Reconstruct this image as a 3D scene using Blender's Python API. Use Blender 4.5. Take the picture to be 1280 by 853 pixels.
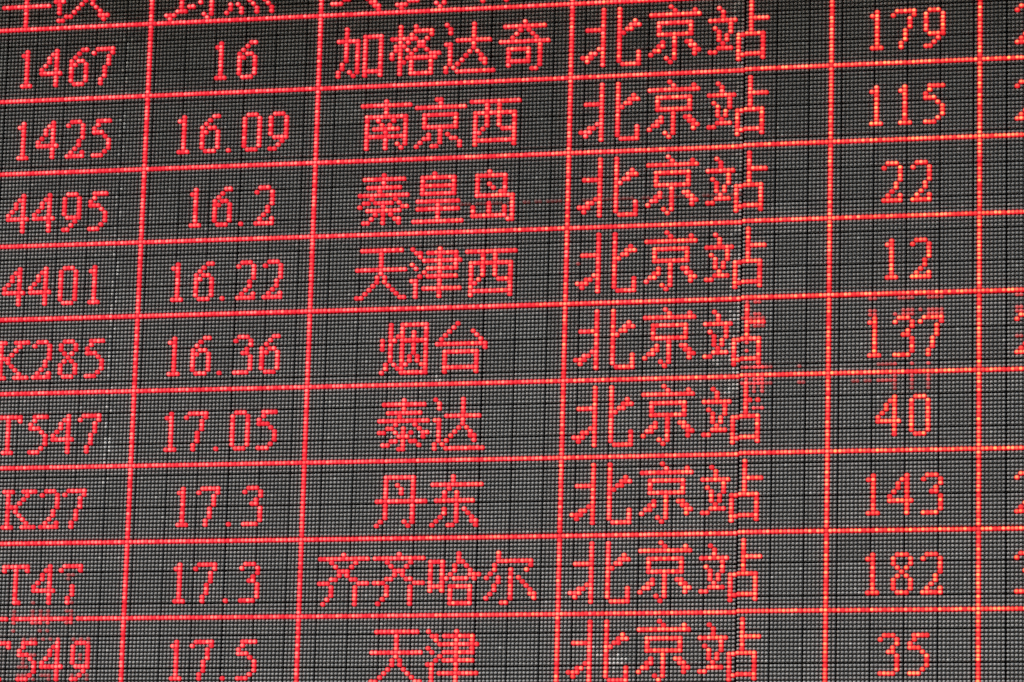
import bpy, math, random
import numpy as np
from mathutils import Matrix, Vector

random.seed(7)
RNG = np.random.default_rng(11)
for o in list(bpy.data.objects):
    bpy.data.objects.remove(o)
S = bpy.context.scene
C = S.collection

# ------------------------------------------------------------------ scale
P = 0.01                 # LED pitch: 10 mm
UC, VC = 156.0, 87.0     # board column / row that sits at the origin of the board
Z0 = 3.703               # height of row VC above the ground the camera stands on
SEAM_U, SEAM_DV = 200, 0.26   # the cabinets right of this column hang a little higher


def wx(u):
    return (u - UC) * P


def wz(u, v):
    u = np.asarray(u, float)
    v = np.asarray(v, float) - np.where(u >= SEAM_U, SEAM_DV, 0.0) - 0.13 * np.clip((u - 136) / 64.0, 0, 1)
    return Z0 - (v - VC) * P


# ------------------------------------------------------------------ camera
cam_d = bpy.data.cameras.new("camera")
cam = bpy.data.objects.new("camera", cam_d)
C.objects.link(cam)
S.camera = cam
cam_d.sensor_fit = 'HORIZONTAL'
cam_d.sensor_width = 36.0
cam_d.lens = 5082.6 / 1280.0 * 36.0
cam_d.clip_end = 500.0
cam_d.clip_start = 0.05
RC = np.array([[0.96873031, -0.02639012, 0.24670862],
               [-0.02514721, 0.97876427, 0.20344072],
               [-0.24683841, -0.20328323, 0.94749498]])
CC = np.array([231.5237, 210.2799, -939.0005])


def b2w(a):
    return Vector((a[0], a[2], -a[1]))


right, down, fwd = b2w(RC[0]), b2w(RC[1]), b2w(RC[2])
loc = b2w(CC) * P + Vector((0, 0, Z0))
cam.matrix_world = Matrix(((right.x, -down.x, -fwd.x, loc.x),
                           (right.y, -down.y, -fwd.y, loc.y),
                           (right.z, -down.z, -fwd.z, loc.z),
                           (0, 0, 0, 1)))

# ------------------------------------------------------------------ world + sun
SUN_EL, SUN_AZ = math.radians(38), math.radians(-30)   # azimuth from -Y (in front of the board) towards -X
W = bpy.data.worlds.new("World")
S.world = W
W.use_nodes = True
nt = W.node_tree
sky = nt.nodes.new("ShaderNodeTexSky")
sky.sky_type = 'NISHITA'
sky.sun_disc = False
sky.sun_elevation = SUN_EL
sky.sun_rotation = math.radians(180) - SUN_AZ
sky.air_density = 1.0
sky.dust_density = 2.0
sky.ozone_density = 0.6
bg = nt.nodes["Background"]
nt.links.new(sky.outputs[0], bg.inputs[0])
bg.inputs[1].default_value = 0.135

sun_d = bpy.data.lights.new("sun", 'SUN')
sun_d.energy = 1.3
sun_d.angle = math.radians(70)
sun_d.color = (1.0, 0.985, 0.97)
sun = bpy.data.objects.new("sun", sun_d)
C.objects.link(sun)
sd = Vector((math.sin(SUN_AZ) * math.cos(SUN_EL), -math.cos(SUN_AZ) * math.cos(SUN_EL), math.sin(SUN_EL)))
sun.rotation_euler = sd.to_track_quat('Z', 'Y').to_euler()
sun.location = sd * 20

S.view_settings.view_transform = 'Standard'
S.view_settings.look = 'None'
S.view_settings.exposure = 0.0
S.view_settings.gamma = 1.0
S.render.engine = 'CYCLES'
S.cycles.use_denoising = False
S.cycles.max_bounces = 5
S.cycles.filter_width = 1.45

# ------------------------------------------------------------------ materials


def mat(name):
    m = bpy.data.materials.new(name)
    m.use_nodes = True
    return m, m.node_tree, m.node_tree.nodes["Principled BSDF"]


def attr(nt, name):
    n = nt.nodes.new("ShaderNodeAttribute")
    n.attribute_name = name
    return n


# black moulded face of the modules
M_PLATE, nt, b = mat("black_module_plastic")
tc = nt.nodes.new("ShaderNodeTexCoord")
nz = nt.nodes.new("ShaderNodeTexNoise")
nz.inputs["Scale"].default_value = 9.0
nz.inputs["Detail"].default_value = 6.0
nt.links.new(tc.outputs["Object"], nz.inputs["Vector"])
rp = nt.nodes.new("ShaderNodeValToRGB")
rp.color_ramp.elements[0].position = 0.3
rp.color_ramp.elements[0].color = (0.10, 0.102, 0.100, 1)
rp.color_ramp.elements[1].position = 0.7
rp.color_ramp.elements[1].color = (0.16, 0.162, 0.160, 1)
nt.links.new(nz.outputs["Fac"], rp.inputs[0])
nt.links.new(rp.outputs[0], b.inputs["Base Color"])
b.inputs["Roughness"].default_value = 0.55

M_BACK, nt, b = mat("black_backing_metal")
b.inputs["Base Color"].default_value = (0.004, 0.004, 0.004, 1)
b.inputs["Roughness"].default_value = 0.9

# unlit diode: milky grey resin
M_DIODE, nt, b = mat("unlit_diode_resin")
at = attr(nt, "tone")
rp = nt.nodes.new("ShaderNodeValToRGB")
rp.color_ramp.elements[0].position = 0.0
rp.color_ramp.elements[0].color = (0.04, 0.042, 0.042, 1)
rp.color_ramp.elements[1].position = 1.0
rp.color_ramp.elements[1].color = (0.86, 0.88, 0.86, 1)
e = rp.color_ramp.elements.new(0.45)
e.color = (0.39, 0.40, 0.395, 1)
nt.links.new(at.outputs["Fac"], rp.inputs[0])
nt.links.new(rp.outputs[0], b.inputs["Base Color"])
b.inputs["Roughness"].default_value = 0.38
b.inputs["IOR"].default_value = 1.5


def lit_material(name, strength):
    m, nt, b = mat(name)
    g = attr(nt, "glow")
    t = attr(nt, "tone")
    h = attr(nt, "warmth")
    rp = nt.nodes.new("ShaderNodeValToRGB")
    cr = rp.color_ramp
    cr.elements[0].position = 0.0
    cr.elements[0].color = (0.10, 0.0005, 0.001, 1)
    cr.elements[1].position = 1.0
    cr.elements[1].color = (1.0, 0.24, 0.21, 1)
    e = cr.elements.new(0.45)
    e.color = (0.86, 0.008, 0.024, 1)
    e = cr.elements.new(0.78)
    e.color = (1.0, 0.034, 0.056, 1)
    nt.links.new(g.outputs["Fac"], rp.inputs[0])
    rp2 = nt.nodes.new("ShaderNodeValToRGB")
    cr = rp2.color_ramp
    cr.elements[0].position = 0.0
    cr.elements[0].color = (0.12, 0.0004, 0.0004, 1)
    cr.elements[1].position = 1.0
    cr.elements[1].color = (1.0, 0.50, 0.14, 1)
    e = cr.elements.new(0.45)
    e.color = (0.86, 0.008, 0.014, 1)
    e = cr.elements.new(0.78)
    e.color = (1.0, 0.045, 0.048, 1)
    nt.links.new(g.outputs["Fac"], rp2.inputs[0])
    mx = nt.nodes.new("ShaderNodeMix")
    mx.data_type = 'RGBA'
    nt.links.new(h.outputs["Fac"], mx.inputs["Factor"])
    nt.links.new(rp.outputs[0], mx.inputs[6])
    nt.links.new(rp2.outputs[0], mx.inputs[7])
    nt.links.new(mx.outputs[2], b.inputs["Emission Color"])
    ml = nt.nodes.new("ShaderNodeMath")
    ml.operation = 'MULTIPLY'
    pw = nt.nodes.new("ShaderNodeMath")
    pw.operation = 'POWER'
    pw.inputs[1].default_value = 4.0
    nt.links.new(g.outputs["Fac"], pw.inputs[0])
    ma = nt.nodes.new("ShaderNodeMath")
    ma.operation = 'MULTIPLY_ADD'
    ma.inputs[1].default_value = 0.32 * strength
    ma.inputs[2].default_value = 0.86 * strength
    nt.links.new(pw.outputs[0], ma.inputs[0])
    nt.links.new(ma.outputs[0], ml.inputs[1])
    nt.links.new(t.outputs["Fac"], ml.inputs[0])
    nt.links.new(ml.outputs[0], b.inputs["Emission Strength"])
    b.inputs["Base Color"].default_value = (0.07, 0.003, 0.004, 1)
    b.inputs["Roughness"].default_value = 0.45
    b.inputs["Specular IOR Level"].default_value = 0.2
    return m


M_LIT = lit_material("lit_red_diode", 1.0)
M_STRAY = lit_material("half_lit_diode", 1.0)
M_STRAY.node_tree.nodes["Principled BSDF"].inputs["Base Color"].default_value = (0.36, 0.30, 0.29, 1)

# ------------------------------------------------------------------ mesh helpers


def build_mesh(name, verts, quads, tris, mats, attrs=None, qmat=0, tmat=0, smooth_q=None, smooth_t=None):
    me = bpy.data.meshes.new(name)
    nq, ntz = len(quads), len(tris)
    me.vertices.add(len(verts))
    me.vertices.foreach_set("co", np.ascontiguousarray(verts, dtype=np.float32).ravel())
    me.loops.add(nq * 4 + ntz * 3)
    li = np.concatenate([np.asarray(quads, np.int32).ravel(), np.asarray(tris, np.int32).ravel()])
    me.loops.foreach_set("vertex_index", li.astype(np.int32))
    me.polygons.add(nq + ntz)
    st = np.concatenate([np.arange(nq) * 4, nq * 4 + np.arange(ntz) * 3]).astype(np.int32)
    me.polygons.foreach_set("loop_start", st)
    mi = np.concatenate([np.broadcast_to(qmat, nq), np.broadcast_to(tmat, ntz)]).astype(np.int32)
    for m in mats:
        me.materials.append(m)
    me.polygons.foreach_set("material_index", mi)
    sm = np.concatenate([np.broadcast_to(True if smooth_q is None else smooth_q, nq),
                         np.broadcast_to(True if smooth_t is None else smooth_t, ntz)])
    me.polygons.foreach_set("use_smooth", np.ascontiguousarray(sm))
    for k, arr in (attrs or {}).items():
        a = me.attributes.new(k, 'FLOAT', 'POINT')
        a.data.foreach_set("value", np.ascontiguousarray(arr, dtype=np.float32))
    me.update(calc_edges=True)
    return me


def lenses(us, vs, rx, rz, h, y_base, segs, prof, jit=0.0, flat=0.0):
    """rows of oval LED lenses standing on the module face, tips towards -Y"""
    us = np.asarray(us, float)
    vs = np.asarray(vs, float)
    n = len(us)
    k = len(prof)
    ang = np.arange(segs) * 2 * np.pi / segs + np.pi / segs
    # diodes of one module sit a touch closer together than across a module joint
    mu, mv = np.floor(us / 8) * 8 + 3.5, np.floor(vs / 8) * 8 + 3.5
    cx = wx(mu + (us - mu) * 0.98)
    cz = wz(us, mv + (vs - mv) * 0.98)
    tx = RNG.normal(0, jit, n) * P
    tz = RNG.normal(0, jit, n) * P
    rings = []
    for r, f in prof:
        X = cx[:, None] + (rx * r * P) * np.cos(ang)[None] + (tx * f)[:, None]
        Z = cz[:, None] + (rz * r * P) * np.sin(ang)[None] + (tz * f)[:, None]
        Y = np.full_like(X, y_base - h * P * f)
        rings.append(np.stack([X, Y, Z], 2))
    V = np.stack(rings, 1).reshape(n, k * segs, 3)
    tip = np.stack([cx + tx, np.full(n, y_base - h * P), cz + tz], 1)[:, None, :]
    V = np.concatenate([V, tip], 1)
    per = k * segs + 1
    a = np.arange(segs)
    bb = (a + 1) % segs
    q = []
    for i in range(k - 1):
        q.append(np.stack([i * segs + a, i * segs + bb, (i + 1) * segs + bb, (i + 1) * segs + a], 1))
    q = np.concatenate(q)
    t = np.stack([(k - 1) * segs + a, (k - 1) * segs + bb, np.full(segs, k * segs)], 1)
    off = (np.arange(n) * per)[:, None, None]
    Q = (q[None] + off).reshape(-1, 4)
    T = (t[None] + off).reshape(-1, 3)
    return V.reshape(-1, 3), Q, T, per


def boxes(lo, hi):
    lo = np.asarray(lo, float)
    hi = np.asarray(hi, float)
    n = len(lo)
    s = np.array([[0, 0, 0], [1, 0, 0], [1, 1, 0], [0, 1, 0], [0, 0, 1], [1, 0, 1], [1, 1, 1], [0, 1, 1]])
    V = lo[:, None] + (hi - lo)[:, None] * s[None]
    f = np.array([[0, 3, 2, 1], [4, 5, 6, 7], [0, 1, 5, 4], [1, 2, 6, 5], [2, 3, 7, 6], [3, 0, 4, 7]])
    Q = (f[None] + (np.arange(n) * 8)[:, None, None]).reshape(-1, 4)
    return V.reshape(-1, 3), Q


# ------------------------------------------------------------------ the board
U0, U1 = -24, 304        # columns of LEDs on the board (8 to a module)
V0, V1 = -24, 208
H_OFF, H_LIT = 0.72, 1.15
Y_FACE = 0.0072          # module face; the tips of the unlit lenses touch y = 0


def add(name, me, parent):
    o = bpy.data.objects.new(name, me)
    C.objects.link(o)
    o.parent = parent
    return o


def empty(name, parent=None):
    o = bpy.data.objects.new(name, None)
    o.empty_display_size = 0.05
    C.objects.link(o)
    o.parent = parent
    return o


board = empty("departure_board")
board["label"] = "large red LED railway board with ruled rows of train numbers, times and Chinese place names"
board["category"] = "display board"

# backing sheet behind the modules (seen as the black seams between them)
bv, bq = boxes([[wx(U0) - 0.012, Y_FACE + 0.012, wz(0, V1) - 0.012]], [[wx(U1) + 0.012, Y_FACE + 0.09, wz(0, V0) + 0.022]])
add("backing_panel", build_mesh("backing_panel", bv, bq, np.zeros((0, 3), int), [M_BACK], smooth_q=False), board)

# hood added out of view, to keep most of the sky off the upper rows
hood_v, hood_q = boxes([[wx(U0) - 0.25, -1.25, float(wz(0, V0)) + 0.03]], [[wx(U1) + 0.25, Y_FACE + 0.09, float(wz(0, V0)) + 0.07]])
add("unseen_shade_hood", build_mesh("unseen_shade_hood", hood_v, hood_q, np.zeros((0, 3), int), [M_BACK], smooth_q=False), board)

# ---- lit pixels -----------------------------------------------------------
LIT = set()

GL = {
 '0': [(1, 2, 3)] + [(0, 4)] * 8 + [(1, 2, 3)],
 '1': [(1,), (0, 1)] + [(1,)] * 7 + [(0, 1, 2)],
 '2': [(1, 2, 3), (0, 4), (4,), (4,), (4,), (3,), (3,), (2,), (1, 4), (0, 1, 2, 3, 4)],
 '3': [(1, 2, 3), (0, 4), (4,), (3,), (2, 3), (4,), (4,), (4,), (4,), (0, 1, 2, 3)],
 '4': [(4,), (3, 4), (2, 4), (2, 4), (1, 4), (0, 4), (0, 1, 2, 3, 4, 5), (4,), (4,), (4,)],
 '5': [(1, 2, 3, 4), (1,), (0,), (0, 1, 2), (3,), (4,), (4,), (4,), (3,), (0, 1, 2)],
 '6': [(3, 4), (2,), (1,), (0, 2, 3), (0, 1, 4), (0, 4), (0, 4), (0, 4), (0, 4), (1, 2, 3)],
 '7': [(1, 2, 3, 4, 5), (0, 5), (4,), (4,), (4,), (3,), (3,), (3,), (2,), (2,)],
 '8': [(1, 2, 3), (0, 4), (0, 4), (1, 3), (2,), (1, 3), (0, 4), (0, 4), (0, 4), (1, 2, 3)],
 '9': [(1, 2, 3)] + [(0, 4)] * 5 + [(1, 2, 3, 4), (3,), (2,), (0, 1)],
 'K': [(0, 1, 2, 5, 6, 7, 8), (1, 6), (1, 5), (1, 4), (1, 2, 3), (1, 3), (1, 4), (1, 5), (1, 6), (0, 1, 2, 5, 6, 7, 8)],
 'T': [(0, 1, 2, 3, 4, 5, 6), (0, 3, 6)] + [(3,)] * 7 + [(2, 3, 4)],
 '.': [()] * 9 + [(0,)],
}


def rng(a, b):
    return tuple(range(a, b + 1))


HZ = {
 'jia': [(2,), (2,), (2,) + rng(7, 11), rng(0, 5) + (7, 11), (2, 5, 7, 11), (2, 5, 7, 11), (2, 5, 7, 11), (2, 5, 7, 11), (2, 5, 7, 11),
         (1, 5, 7, 11), (1, 5, 7, 11), (0, 3, 5) + rng(7, 11), (0, 4, 7, 11)],
 'ge': [(2, 6), (2,) + rng(6, 10), (2, 5, 10), rng(0, 6) + (9,), (2, 4, 7, 8), (1, 2, 3, 7, 8), (1, 2, 4, 6, 9), (0, 2, 5, 10, 11, 12),
        (0, 2, 4) + rng(5, 11), (2, 3, 5, 10), (2, 5, 10), (2, 5, 10), (2,) + rng(5, 10)],
 'da': [(0, 7), (1, 7), (1, 7), (7,), rng(3, 11), (0, 1, 7), (1, 7), (1, 6, 8), (1, 5, 9), (1, 4, 9, 10), (1, 3, 10), (0, 2), (0,) + rng(3, 12)],
 'qi': [(6,), rng(1, 11), (5, 7), (4, 8), (3, 9), rng(0, 12), (10,), rng(2, 7) + (10,), (2, 7, 10), (2, 7, 10), rng(2, 7) + (10,), (2, 10), (8, 9)],
 'nan': [(6,), rng(0, 12), (6,), (6,), rng(1, 11), (1, 4, 8, 11), (1, 5, 7, 11), (1,) + rng(3, 9) + (11,), (1, 6, 11), rng(1, 11), (1, 6, 11), (1, 6, 9, 11), (1, 6, 10)],
 'jing': [(5, 6), (6,), rng(0, 12), (), rng(2, 10), (2, 10), (2, 10), rng(2, 10), (6,), (3, 6, 8), (2, 3, 6, 9, 10), (1, 6, 11), (0, 4, 5, 11)],
 'xi': [(), rng(0, 12), (4, 7), (4, 7), rng(1, 11), (1, 4, 7, 11), (1, 4, 7, 11), (1, 4, 7, 11), (1, 3, 8, 9, 10, 11), (1, 2, 11), (1, 11), rng(1, 11), (1, 11)],
 'qin': [(6,), rng(1, 11), (6,), rng(2, 10), (5,), rng(0, 12), (3, 9), (1, 2, 4, 5, 6, 7, 8, 10), (0, 6, 11, 12), rng(2, 10), (4, 6, 8), (3, 6, 9, 10), (1, 2, 6, 10)],
 'huang': [(5,), rng(2, 10), (2, 10), rng(2, 10), (2, 10), rng(2, 10), (), rng(1, 11), (6,), rng(1, 11), (6,), (6,), rng(0, 12)],
 'dao': [(4,), rng(1, 8), (1, 8), (1, 4, 8), (1, 5, 8), (1, 7, 8), rng(1, 10), (10,), (4, 10), (0, 4, 8, 10), (0, 4, 8, 10), rng(0, 8) + (10,), (9, 10)],
 'tian': [rng(1, 11), (6,), (6,), (6,), (6,), rng(0, 12), (6,), (5, 7), (5, 7), (4, 8), (3, 9), (2, 10), (0, 1, 11, 12)],
 'jin': [(0, 7), (1, 2) + rng(4, 11), (2, 7, 11), rng(3, 12), (0, 7, 11), (1,) + rng(4, 11), (3, 7), (2,) + rng(4, 11), (0, 1, 7), (1, 7), (1,) + rng(3, 12), (1, 7), (1, 7)],
 'yan': [(2,) + rng(5, 11), (2, 5, 11), (2, 5, 8, 11), (2, 4, 5, 8, 11), (0, 2, 3) + rng(5, 11), (0, 2, 5, 8, 11), (0, 2, 5, 8, 11), (2, 5, 8, 11), (2, 5, 7, 9, 11),
         (2, 5, 7, 9, 11), (1, 3, 5, 6, 10, 11), (1, 4, 5, 11), (0,) + rng(5, 11)],
 'tai': [(5,), (4,), (3, 9), (2, 10), (1, 11), rng(0, 12), (12,), rng(2, 10), (2, 10), (2, 10), (2, 10), rng(2, 10), (2, 10)],
 'tay': [(6,), rng(1, 11), (6,), rng(2, 10), (5,), rng(0, 12), (4, 9), (2, 3, 6, 10), (0, 1, 4, 6, 8, 11, 12), (5, 6, 7, 11), (3, 4, 6, 8, 9), (1, 2, 6, 10), (5, 6)],
 'dan': [rng(2, 9), (2, 9), (2, 5, 9), (2, 6, 9), (2, 6, 9), (2, 9), rng(0, 12), (2, 9), (2, 9), (2, 9), (2, 9), (1, 7, 9), (0, 8)],
 'dong': [(5,), (5,), rng(0, 12), (4,), (3, 6), (3, 6), rng(1, 10), (6,), (3, 6, 8), (3, 6, 9), (2, 6, 10), (1, 6, 10, 11), (0, 4, 5, 11)],
 'zi': [(6,), rng(0, 12), (3, 9), (4, 8), (5, 6, 7), (5, 7), (3, 4, 8, 9), (0, 1, 2, 10, 11, 12), (3, 9), (3, 9), (3, 9), (2, 9), (1, 9)],
 'ha': [(7,), (7,), rng(0, 3) + (7, 8), (0, 3, 6, 9), (0, 3, 6, 10), (0, 3, 5, 10, 11, 12), (0, 3, 4, 6, 7, 8, 9, 11), (0, 3), rng(0, 3) + rng(5, 10), (0, 3, 5, 10), (5, 10), (5, 10), rng(5, 10)],
 'er': [(3,), (3,), rng(3, 11), (2, 11), (2, 6, 10), (1, 6), (0, 3, 6, 8), (3, 6, 9), (2, 6, 10), (2, 6, 11), (1, 6, 11, 12), (0, 6, 12), (4, 5)],
 # 15 rows high, for the column of station names; columns from u = 159
 'BEI': [(5, 9), (5, 9), (5, 9), (5, 9, 13), (5, 9, 12, 13, 14), rng(1, 5) + (9, 11, 12), (5, 9, 10), (5, 9), (5, 9), (5, 9), (4, 5, 9), (2, 3, 5, 9, 14), (0, 1, 2, 5, 9, 14), (1, 5, 9, 14), (5,) + rng(10, 14)],
 'JING': [(5,), (6, 11), rng(0, 12), (), rng(2, 10), (2, 10), (2, 10), rng(2, 10), (6,), (3, 6, 9, 10), (2, 3, 6, 10, 11), (1, 2, 6, 11, 12), (0, 6, 11), (4, 6), (5,)],
 'ZHAN': [(10,), (2, 10), (3, 10), (3, 10), rng(0, 6) + rng(10, 14), (5, 10), (1, 5, 10), (2, 5, 10), (2, 4) + rng(7, 13), (2, 4, 7, 13), (3, 7, 13), (2, 3, 4, 5, 7, 13), (0, 1, 7, 13), rng(7, 13), (7, 13)],
}

LIT_PROF = [(1.2, 0.0), (1.0, 0.16), (1.0, 0.45), (0.90, 0.72), (0.70, 0.90), (0.44, 0.975)]  # outermost ring flares wide and dim to imitate a red bloom halo
LIT_GLOW = [0.0, 0.10, 0.34, 0.50, 0.82, 1.0, 1.0]


def lit_mesh(name, px, scale=1.0, level=None):
    """px: list of (u, v); every pixel becomes one glowing oval lens"""
    px = [p for p in px if U0 <= p[0] < U1 and V0 <= p[1] < V1]
    us = np.array([p[0] for p in px], float)
    vs = np.array([p[1] for p in px], float)
    segs = 10
    V, Q, T, per = lenses(us, vs, 0.66 * scale, 0.58 * scale, H_LIT, Y_FACE, segs, LIT_PROF, jit=0.02)
    n = len(px)
    ring = np.concatenate([np.repeat(LIT_GLOW[:-1], segs), [LIT_GLOW[-1]]])
    rel = np.clip(RNG.normal(0.0, 1.0, n), -1.6, 1.8)
    tipk = 0.91 + 0.07 * rel                        # some diodes burn hotter than others
    glow = np.where(ring[None] > 0.7, ring[None] * np.clip(tipk, 0.62, 1.0)[:, None], ring[None])
    tone = np.clip(1.12 + 0.07 * rel, 0.9, 1.3)
    if level is not None:
        tone = tone * np.asarray(level)
        glow = np.where(ring[None] < 0.2, glow, 0.45 + 0.35 * glow)
    heat = np.clip((us - 100) / 160.0, 0, 1) * 0.70 + np.clip(RNG.normal(0.0, 0.13, n), -0.2, 0.4) * np.clip((us - 20) / 120.0, 0.15, 1)
    heat = np.clip(heat, 0, 1)
    at = {"glow": glow.ravel(), "tone": np.repeat(tone, per), "warmth": np.repeat(heat, per)}
    for p in px:
        LIT.add(p)
    return build_mesh(name, V, Q, T, [M_LIT if level is None else M_STRAY], at)


def glyph_px(rows, u0, v0):
    return [(u0 + c, v0 + r) for r, cs in enumerate(rows) for c in cs]


def cell(part, label, items, v0, table, child):
    e = empty(part, board)
    e["label"] = label
    for key, u0 in items:
        px = [p for p in glyph_px(table[key], u0, v0) if p not in DEAD]
        nm = "decimal_point" if key == '.' else child
        nm = "letter" if key in 'KT' else nm
        add(nm, lit_mesh(nm, px), e)
    return e


DEAD = {(16, 159), (33, 152), (33, 153), (33, 154), (203, 112), (205, 112)}
ROW = [11 + 19 * k for k in range(-1, 11)]          # rows of LEDs that carry the horizontal rules
COL = [46, 91, 156, 221, 257]

# rules of the table (each rule is one continuous line of lit diodes)
vset = set()
for u in COL:
    px = [(u, v) for v in range(V0, V1)]
    vset.update(px)
    add("vertical_rule", lit_mesh("vertical_rule", px), board)
for r in ROW:
    px = [(u, r) for u in range(U0, U1) if (u, r) not in vset and not (r == 163 and u in (16, 33))]
    if V0 <= r < V1:
        add("horizontal_rule", lit_mesh("horizontal_rule", px), board)

NUM = [("1467", [12, 17, 25, 31]), ("1425", [12, 17, 25, 32]), ("4495", [10, 17, 25, 32]), ("4401", [10, 17, 25, 33]), ("K285", [9, 19, 26, 33]),
       ("T547", [10, 19, 25, 32]), ("K27", [13, 23, 29]), ("T47", [14, 22, 29]), ("T549", [10, 19, 25, 33])]
TIM = [("16", [64, 70]), ("16.09", [55, 61, 68, 72, 79]), ("16.2", [59, 65, 72, 76]), ("16.22", [55, 61, 68, 72, 79]), ("16.36", [55, 61, 68, 72, 79]),
       ("17.05", [55, 60, 68, 72, 79]), ("17.3", [59, 64, 72, 76]), ("17.3", [59, 64, 72, 76]), ("17.5", [59, 64, 72, 76])]
DST = [([('jia', 96), ('ge', 110), ('da', 124), ('qi', 138)], "加格达奇"), ([('nan', 103), ('jing', 117), ('xi', 131)], "南京西"),
       ([('qin', 103), ('huang', 117), ('dao', 132)], "秦皇岛"), ([('tian', 103), ('jin', 117), ('xi', 131)], "天津西"), ([('yan', 110), ('tai', 124)], "烟台"),
       ([('tay', 110), ('da', 124)], "泰达"), ([('dan', 110), ('dong', 124)], "丹东"), ([('zi', 96), ('zi', 110), ('ha', 124), ('er', 138)], "齐齐哈尔"),
       ([('tian', 110), ('jin', 124)], "天津")]
CNT = [("179", [231, 236, 244]), ("115", [231, 238, 244]), ("22", [234, 241]), ("12", [235, 241]), ("137", [231, 237, 243]), ("40", [233, 241]),
       ("143", [231, 236, 244]), ("182", [231, 237, 244]), ("35", [234, 241])]
LAST = ["2", "2", None, None, "2", None, "2", "3", None]

for k in range(9):
    r = ROW[k + 1]
    s, us = NUM[k]
    cell("train_number", "red lit train number reading " + s, list(zip(s, us)), r + 6, GL, "digit")
    s, us = TIM[k]
    cell("departure_time", "red lit time reading " + s, list(zip(s, us)), r + 6, GL, "digit")
    items, han = DST[k]
    cell("destination", "red lit destination reading " + han, items, r + 4, HZ, "character")
    cell("station_name", "red lit station name reading 北京站 in the row for " + han, [('BEI', 159), ('JING', 176), ('ZHAN', 191)], r + 2, HZ, "character")
    s, us = CNT[k]
    cell("count", "red lit count reading " + s, list(zip(s, us)), r + 6, GL, "digit")
    if LAST[k]:
        cell("last_column_number", "red lit digit cut by the right edge of the picture", [(LAST[k], 266)], r + 6, GL, "digit")

# bottom of the heading row, cut by the top edge of the photograph
DAO = [(0, -6), (5, -6), (8, -6), (0, -5), (5, -5), (8, -5), (0, -4), (5, -4), (8, -4), (0, -3), (5, -3), (8, -3), (0, -2), (5, -2), (8, -2), (0, -1), (2, -1), (3, -1), (8, -1),
       (-1, 0), (0, 0), (1, 0), (8, 0), (-4, 1), (-3, 1), (-2, 1), (6, 1), (8, 1), (-3, 2), (7, 2)]
HEAD = [
 ([[(12, v) for v in range(-4, 11)] + [(u, 5) for u in range(6, 19) if u != 12],
   [(20, 4), (21, 4), (22, 4), (28, 4), (30, 4), (21, 5), (27, 5), (30, 5), (21, 6), (26, 6), (31, 6), (21, 7), (25, 7), (32, 7), (23, 8), (24, 8),
    (32, 8), (33, 8), (34, 8), (21, 9), (22, 9), (33, 9), (28, 3), (29, 2), (29, 1), (29, 0)]], "heading over the train numbers"),
 ([[(54 + a, 8 + b) for a, b in DAO if b > -7 and not (a == 5 and b > -2)],
   [(72, 6), (76, 6), (67, 7), (69, 7), (73, 7), (77, 7), (67, 8), (70, 8), (74, 8), (78, 8), (66, 9), (70, 9), (74, 9), (78, 9)]], "heading over the times"),
 ([[(97, 7), (98, 7), (103, 7), (94, 8), (95, 8), (96, 8), (104, 8), (105, 8), (105, 9), (106, 9), (106, 10), (99, 6), (102, 6), (100, 5), (101, 5)],
   [(115 + a, 8 + b) for a, b in DAO if not (a == 5 and b > -2)],
   [(133, 9), (139, 9), (133, 7), (139, 7), (133, 6), (139, 6)] + [(u, 8) for u in range(133, 140) if False]], "heading over the destinations"),
]
for chars, lab in HEAD:
    e = empty("column_heading", board)
    e["label"] = "lower part of the red lit " + lab
    for px in chars:
        add("character", lit_mesh("character", [p for p in px if p not in vset]), e)

# stray half-lit pixels of a failing driver
GH = []


def gh(lv, v, *us):
    for u in us:
        GH.append((u, v, lv))


gh(0.62, 88, 203, 204)
gh(0.6, 91, 203, 204)
gh(0.4, 92, 200, 202, 203, 205)
gh(0.62, 92, 204)
gh(0.7, 88, 201)
gh(0.55, 94, 203)
gh(0.4, 94, 204, 205)
gh(0.85, 98, 201)
gh(0.85, 100, 201)
gh(0.45, 104, 200, 202, 206)
gh(1.0, 104, 201, 203, 204, 205)
gh(0.9, 107, 201, 204, 205)
gh(0.6, 107, 203)
gh(0.6, 108, 200, 202)
gh(1.0, 108, 203, 204, 205)
gh(0.4, 108, 206, 207, 214, 215)
gh(0.35, 104, 207, 214)
gh(0.55, 109, 203, 205)
gh(0.65, 110, 203, 205)
gh(0.95, 114, 203, 205)
gh(0.6, 114, 204)
gh(0.5, 88, 231, 232, 238, 239, 240, 241, 245, 246, 247, 248)
gh(0.5, 91, 231, 232, 239, 240, 241, 243, 245, 246, 247, 248)
gh(0.62, 92, 231, 232, 237, 239, 240, 241, 245, 246, 247, 248)
gh(0.33, 104, 233, 234, 235, 236)
gh(0.66, 104, 237, 241, 245)
gh(0.5, 107, 237, 241, 245)
gh(0.3, 108, 227, 228, 230, 231)
gh(0.5, 108, 233, 234, 235, 236)
gh(0.7, 108, 237, 241, 245)
gh(0.36, 109, 237, 241, 245)
gh(0.36, 110, 237, 241, 245)
gh(0.5, 88, 266, 267)
gh(0.55, 91, 266, 267)
gh(0.62, 92, 266, 267, 268)
gh(0.4, 98, 266, 267)
for u in list(range(118, 156)) + list(range(160, 200)):
    if random.random() < 0.7:
        gh(0.08 + 0.08 * random.random(), 61, u)
gh(0.3, 77, 159)
gh(0.36, 152, 31, 32)
gh(0.3, 153, 31)
gh(0.34, 159, 32, 22)
gh(0.36, 161, 17, 22, 24, 26, 31, 32)
gh(0.36, 162, 17, 22, 24, 26, 32)
gh(0.75, 164, 17, 22, 24, 26, 32)
gh(0.5, 164, 23, 31)
gh(0.36, 166, 17, 24, 26)
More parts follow.
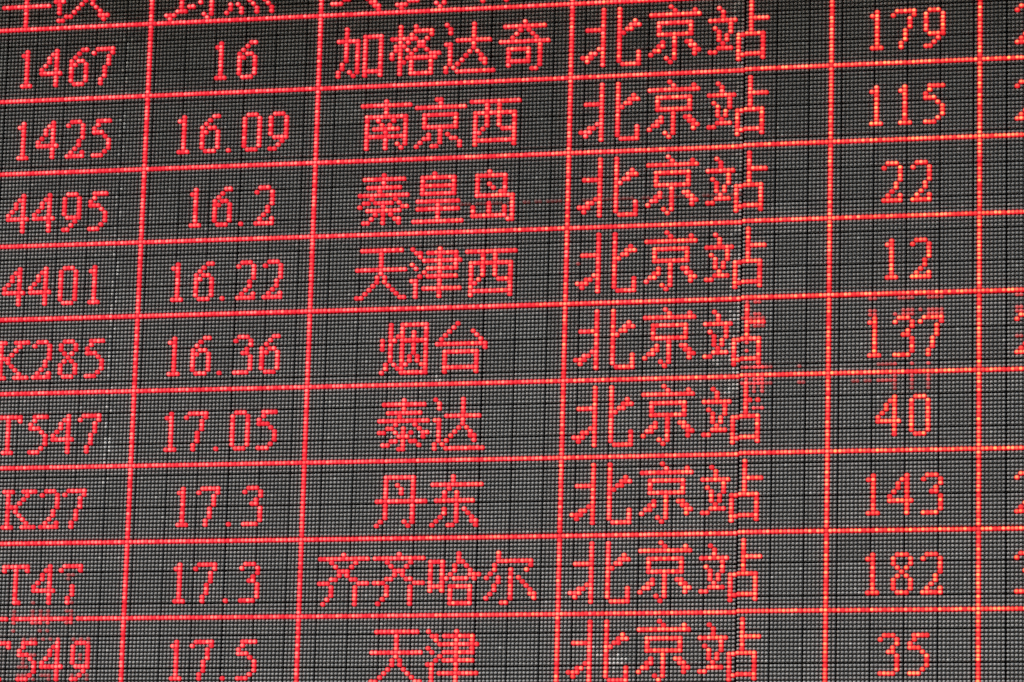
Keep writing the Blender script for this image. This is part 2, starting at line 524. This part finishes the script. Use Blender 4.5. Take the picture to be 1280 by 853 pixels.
gh(0.36, 168, 20, 22, 23, 25, 27, 33, 35, 37)
gh(0.7, 168, 29)
gh(0.6, 169, 37)
gh(0.4, 172, 22, 23, 35)
gh(0.34, 173, 35, 20)
gh(0.36, 174, 20)
gh(0.33, 175, 19, 20, 21)
gh(0.34, 177, 19, 20, 21, 25, 26, 27, 33, 37)
gh(0.34, 178, 23, 27, 37)
GH = [g for g in GH if (g[0], g[1]) not in LIT]
for lab, ok in (("stray half-lit red pixels beside the station name in the fifth and sixth rows", lambda u, v: 200 <= u < 220),
                ("stray half-lit red pixels above and below the number 137", lambda u, v: 220 <= u < 256),
                ("stray half-lit red pixels at the right edge of the fifth row", lambda u, v: u >= 256),
                ("row of faint red pixels through the third row of text", lambda u, v: 60 <= v < 80),
                ("stray half-lit red pixels around the lowest train numbers", lambda u, v: u < 60)):
    g = [q for q in GH if ok(q[0], q[1])]
    gm = lit_mesh("stray_pixels", [(a, b) for a, b, _ in g], scale=0.70, level=[max(0.05, 1.0 * l - 0.06) for _, _, l in g])
    add("stray_pixels", gm, board)["label"] = lab

# ---- modules: a black face, visor ribs and 8 x 8 unlit lenses ----------------
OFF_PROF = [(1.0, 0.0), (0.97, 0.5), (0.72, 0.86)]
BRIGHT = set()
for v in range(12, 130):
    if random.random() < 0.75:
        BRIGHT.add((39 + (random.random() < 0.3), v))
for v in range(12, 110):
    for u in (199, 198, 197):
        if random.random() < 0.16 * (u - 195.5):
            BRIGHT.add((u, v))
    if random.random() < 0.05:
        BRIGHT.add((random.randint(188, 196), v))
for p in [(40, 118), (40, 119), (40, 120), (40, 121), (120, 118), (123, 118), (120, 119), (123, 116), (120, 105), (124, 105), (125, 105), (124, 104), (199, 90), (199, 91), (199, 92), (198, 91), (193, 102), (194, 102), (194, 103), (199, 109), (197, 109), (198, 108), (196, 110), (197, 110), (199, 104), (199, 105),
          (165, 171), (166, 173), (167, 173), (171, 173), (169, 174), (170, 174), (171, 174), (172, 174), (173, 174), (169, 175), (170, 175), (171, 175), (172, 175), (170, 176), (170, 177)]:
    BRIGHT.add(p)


def module_arrays(mods):
    """mods: list of (first column, first row)"""
    us, vs, base = [], [], []
    for mu, mv in mods:
        k = RNG.normal(0, 0.03)
        for j in range(8):
            for i in range(8):
                p = (mu + i, mv + j)
                if p in LIT:
                    continue
                us.append(p[0])
                vs.append(p[1])
                t = 0.44 + k + RNG.normal(0, 0.022)
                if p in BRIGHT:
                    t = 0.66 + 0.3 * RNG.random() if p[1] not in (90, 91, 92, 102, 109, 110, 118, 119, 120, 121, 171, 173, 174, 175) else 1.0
                elif RNG.random() < 0.006:
                    t = 0.7
                base.append(t)
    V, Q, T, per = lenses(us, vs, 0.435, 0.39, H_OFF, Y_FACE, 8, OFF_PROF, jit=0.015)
    ringk = np.concatenate([np.repeat([0.20, 0.60, 1.05], 8), [1.1]])   # lens tone rises from dark skirt to pale tip
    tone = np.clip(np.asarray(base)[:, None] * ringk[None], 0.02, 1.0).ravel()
    lo, hi = [], []
    g = 0.19
    for mu, mv in mods:
        gl = 0.34 if mu % 64 == 8 else g            # cabinet joints are wider
        gr = 0.34 if (mu + 8) % 64 == 8 else g
        x0, x1 = wx(mu - 0.5 + gl), wx(mu + 7.5 - gr)
        z1, z0 = float(wz(mu, mv - 0.5 + g)), float(wz(mu, mv + 7.5 - g))
        lo.append((x0, Y_FACE, z0))
        hi.append((x1, Y_FACE + 0.011, z1))
        for j in range(1, 8):
            zz = float(wz(mu, mv + j - 0.5))
            lo.append((x0 + 0.0003, Y_FACE - 0.0042, zz - 0.0006))
            hi.append((x1 - 0.0003, Y_FACE + 0.001, zz + 0.0006))
    BV, BQ = boxes(lo, hi)
    nV = len(V)
    verts = np.concatenate([V, BV])
    quads = np.concatenate([Q, BQ + nV])
    bm_ = np.where(np.arange(len(BQ)) // 6 % 8 == 0, 1, 2)      # box 0 of a module is its face, the other seven its visor ribs
    qm = np.concatenate([np.zeros(len(Q), int), bm_])
    sm = np.concatenate([np.ones(len(Q), bool), np.zeros(len(BQ), bool)])
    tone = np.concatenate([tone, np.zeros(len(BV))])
    return verts, quads, T, qm, sm, tone


def module_mesh(name, mods):
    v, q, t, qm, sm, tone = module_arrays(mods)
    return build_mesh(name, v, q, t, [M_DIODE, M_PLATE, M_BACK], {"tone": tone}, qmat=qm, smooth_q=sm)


MODS = [(u, v) for v in range(V0, V1, 8) for u in range(U0, U1, 8)]


def in_view(m):
    """projected size of a module that lies wholly inside the frame"""
    pts = []
    for du, dv in ((-0.5, -0.5), (7.5, -0.5), (7.5, 7.5), (-0.5, 7.5)):
        q = RC @ (np.array([m[0] + du - UC, m[1] + dv - VC, 0.0]) - CC)
        pts.append((640 + 5082.6 * q[0] / q[2], 426.5 + 5082.6 * q[1] / q[2]))
    a = 0.0
    for i in range(4):
        x1, y1 = pts[i]
        x2, y2 = pts[(i + 1) % 4]
        a += x1 * y2 - x2 * y1
    ok = all(0 < x < 1280 and 0 < y < 853 for x, y in pts)
    return abs(a) / 2 if ok else 0.0


def lit_share(m):
    return sum((m[0] + i, m[1] + j) in LIT for i in range(8) for j in range(8)) / 64.0


order = sorted(MODS, key=lambda m: -in_view(m) * (1 - 0.9 * lit_share(m)))
near, rest = order[:100], order[100:]
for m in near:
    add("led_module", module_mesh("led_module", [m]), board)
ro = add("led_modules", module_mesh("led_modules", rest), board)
ro["kind"] = "stuff"
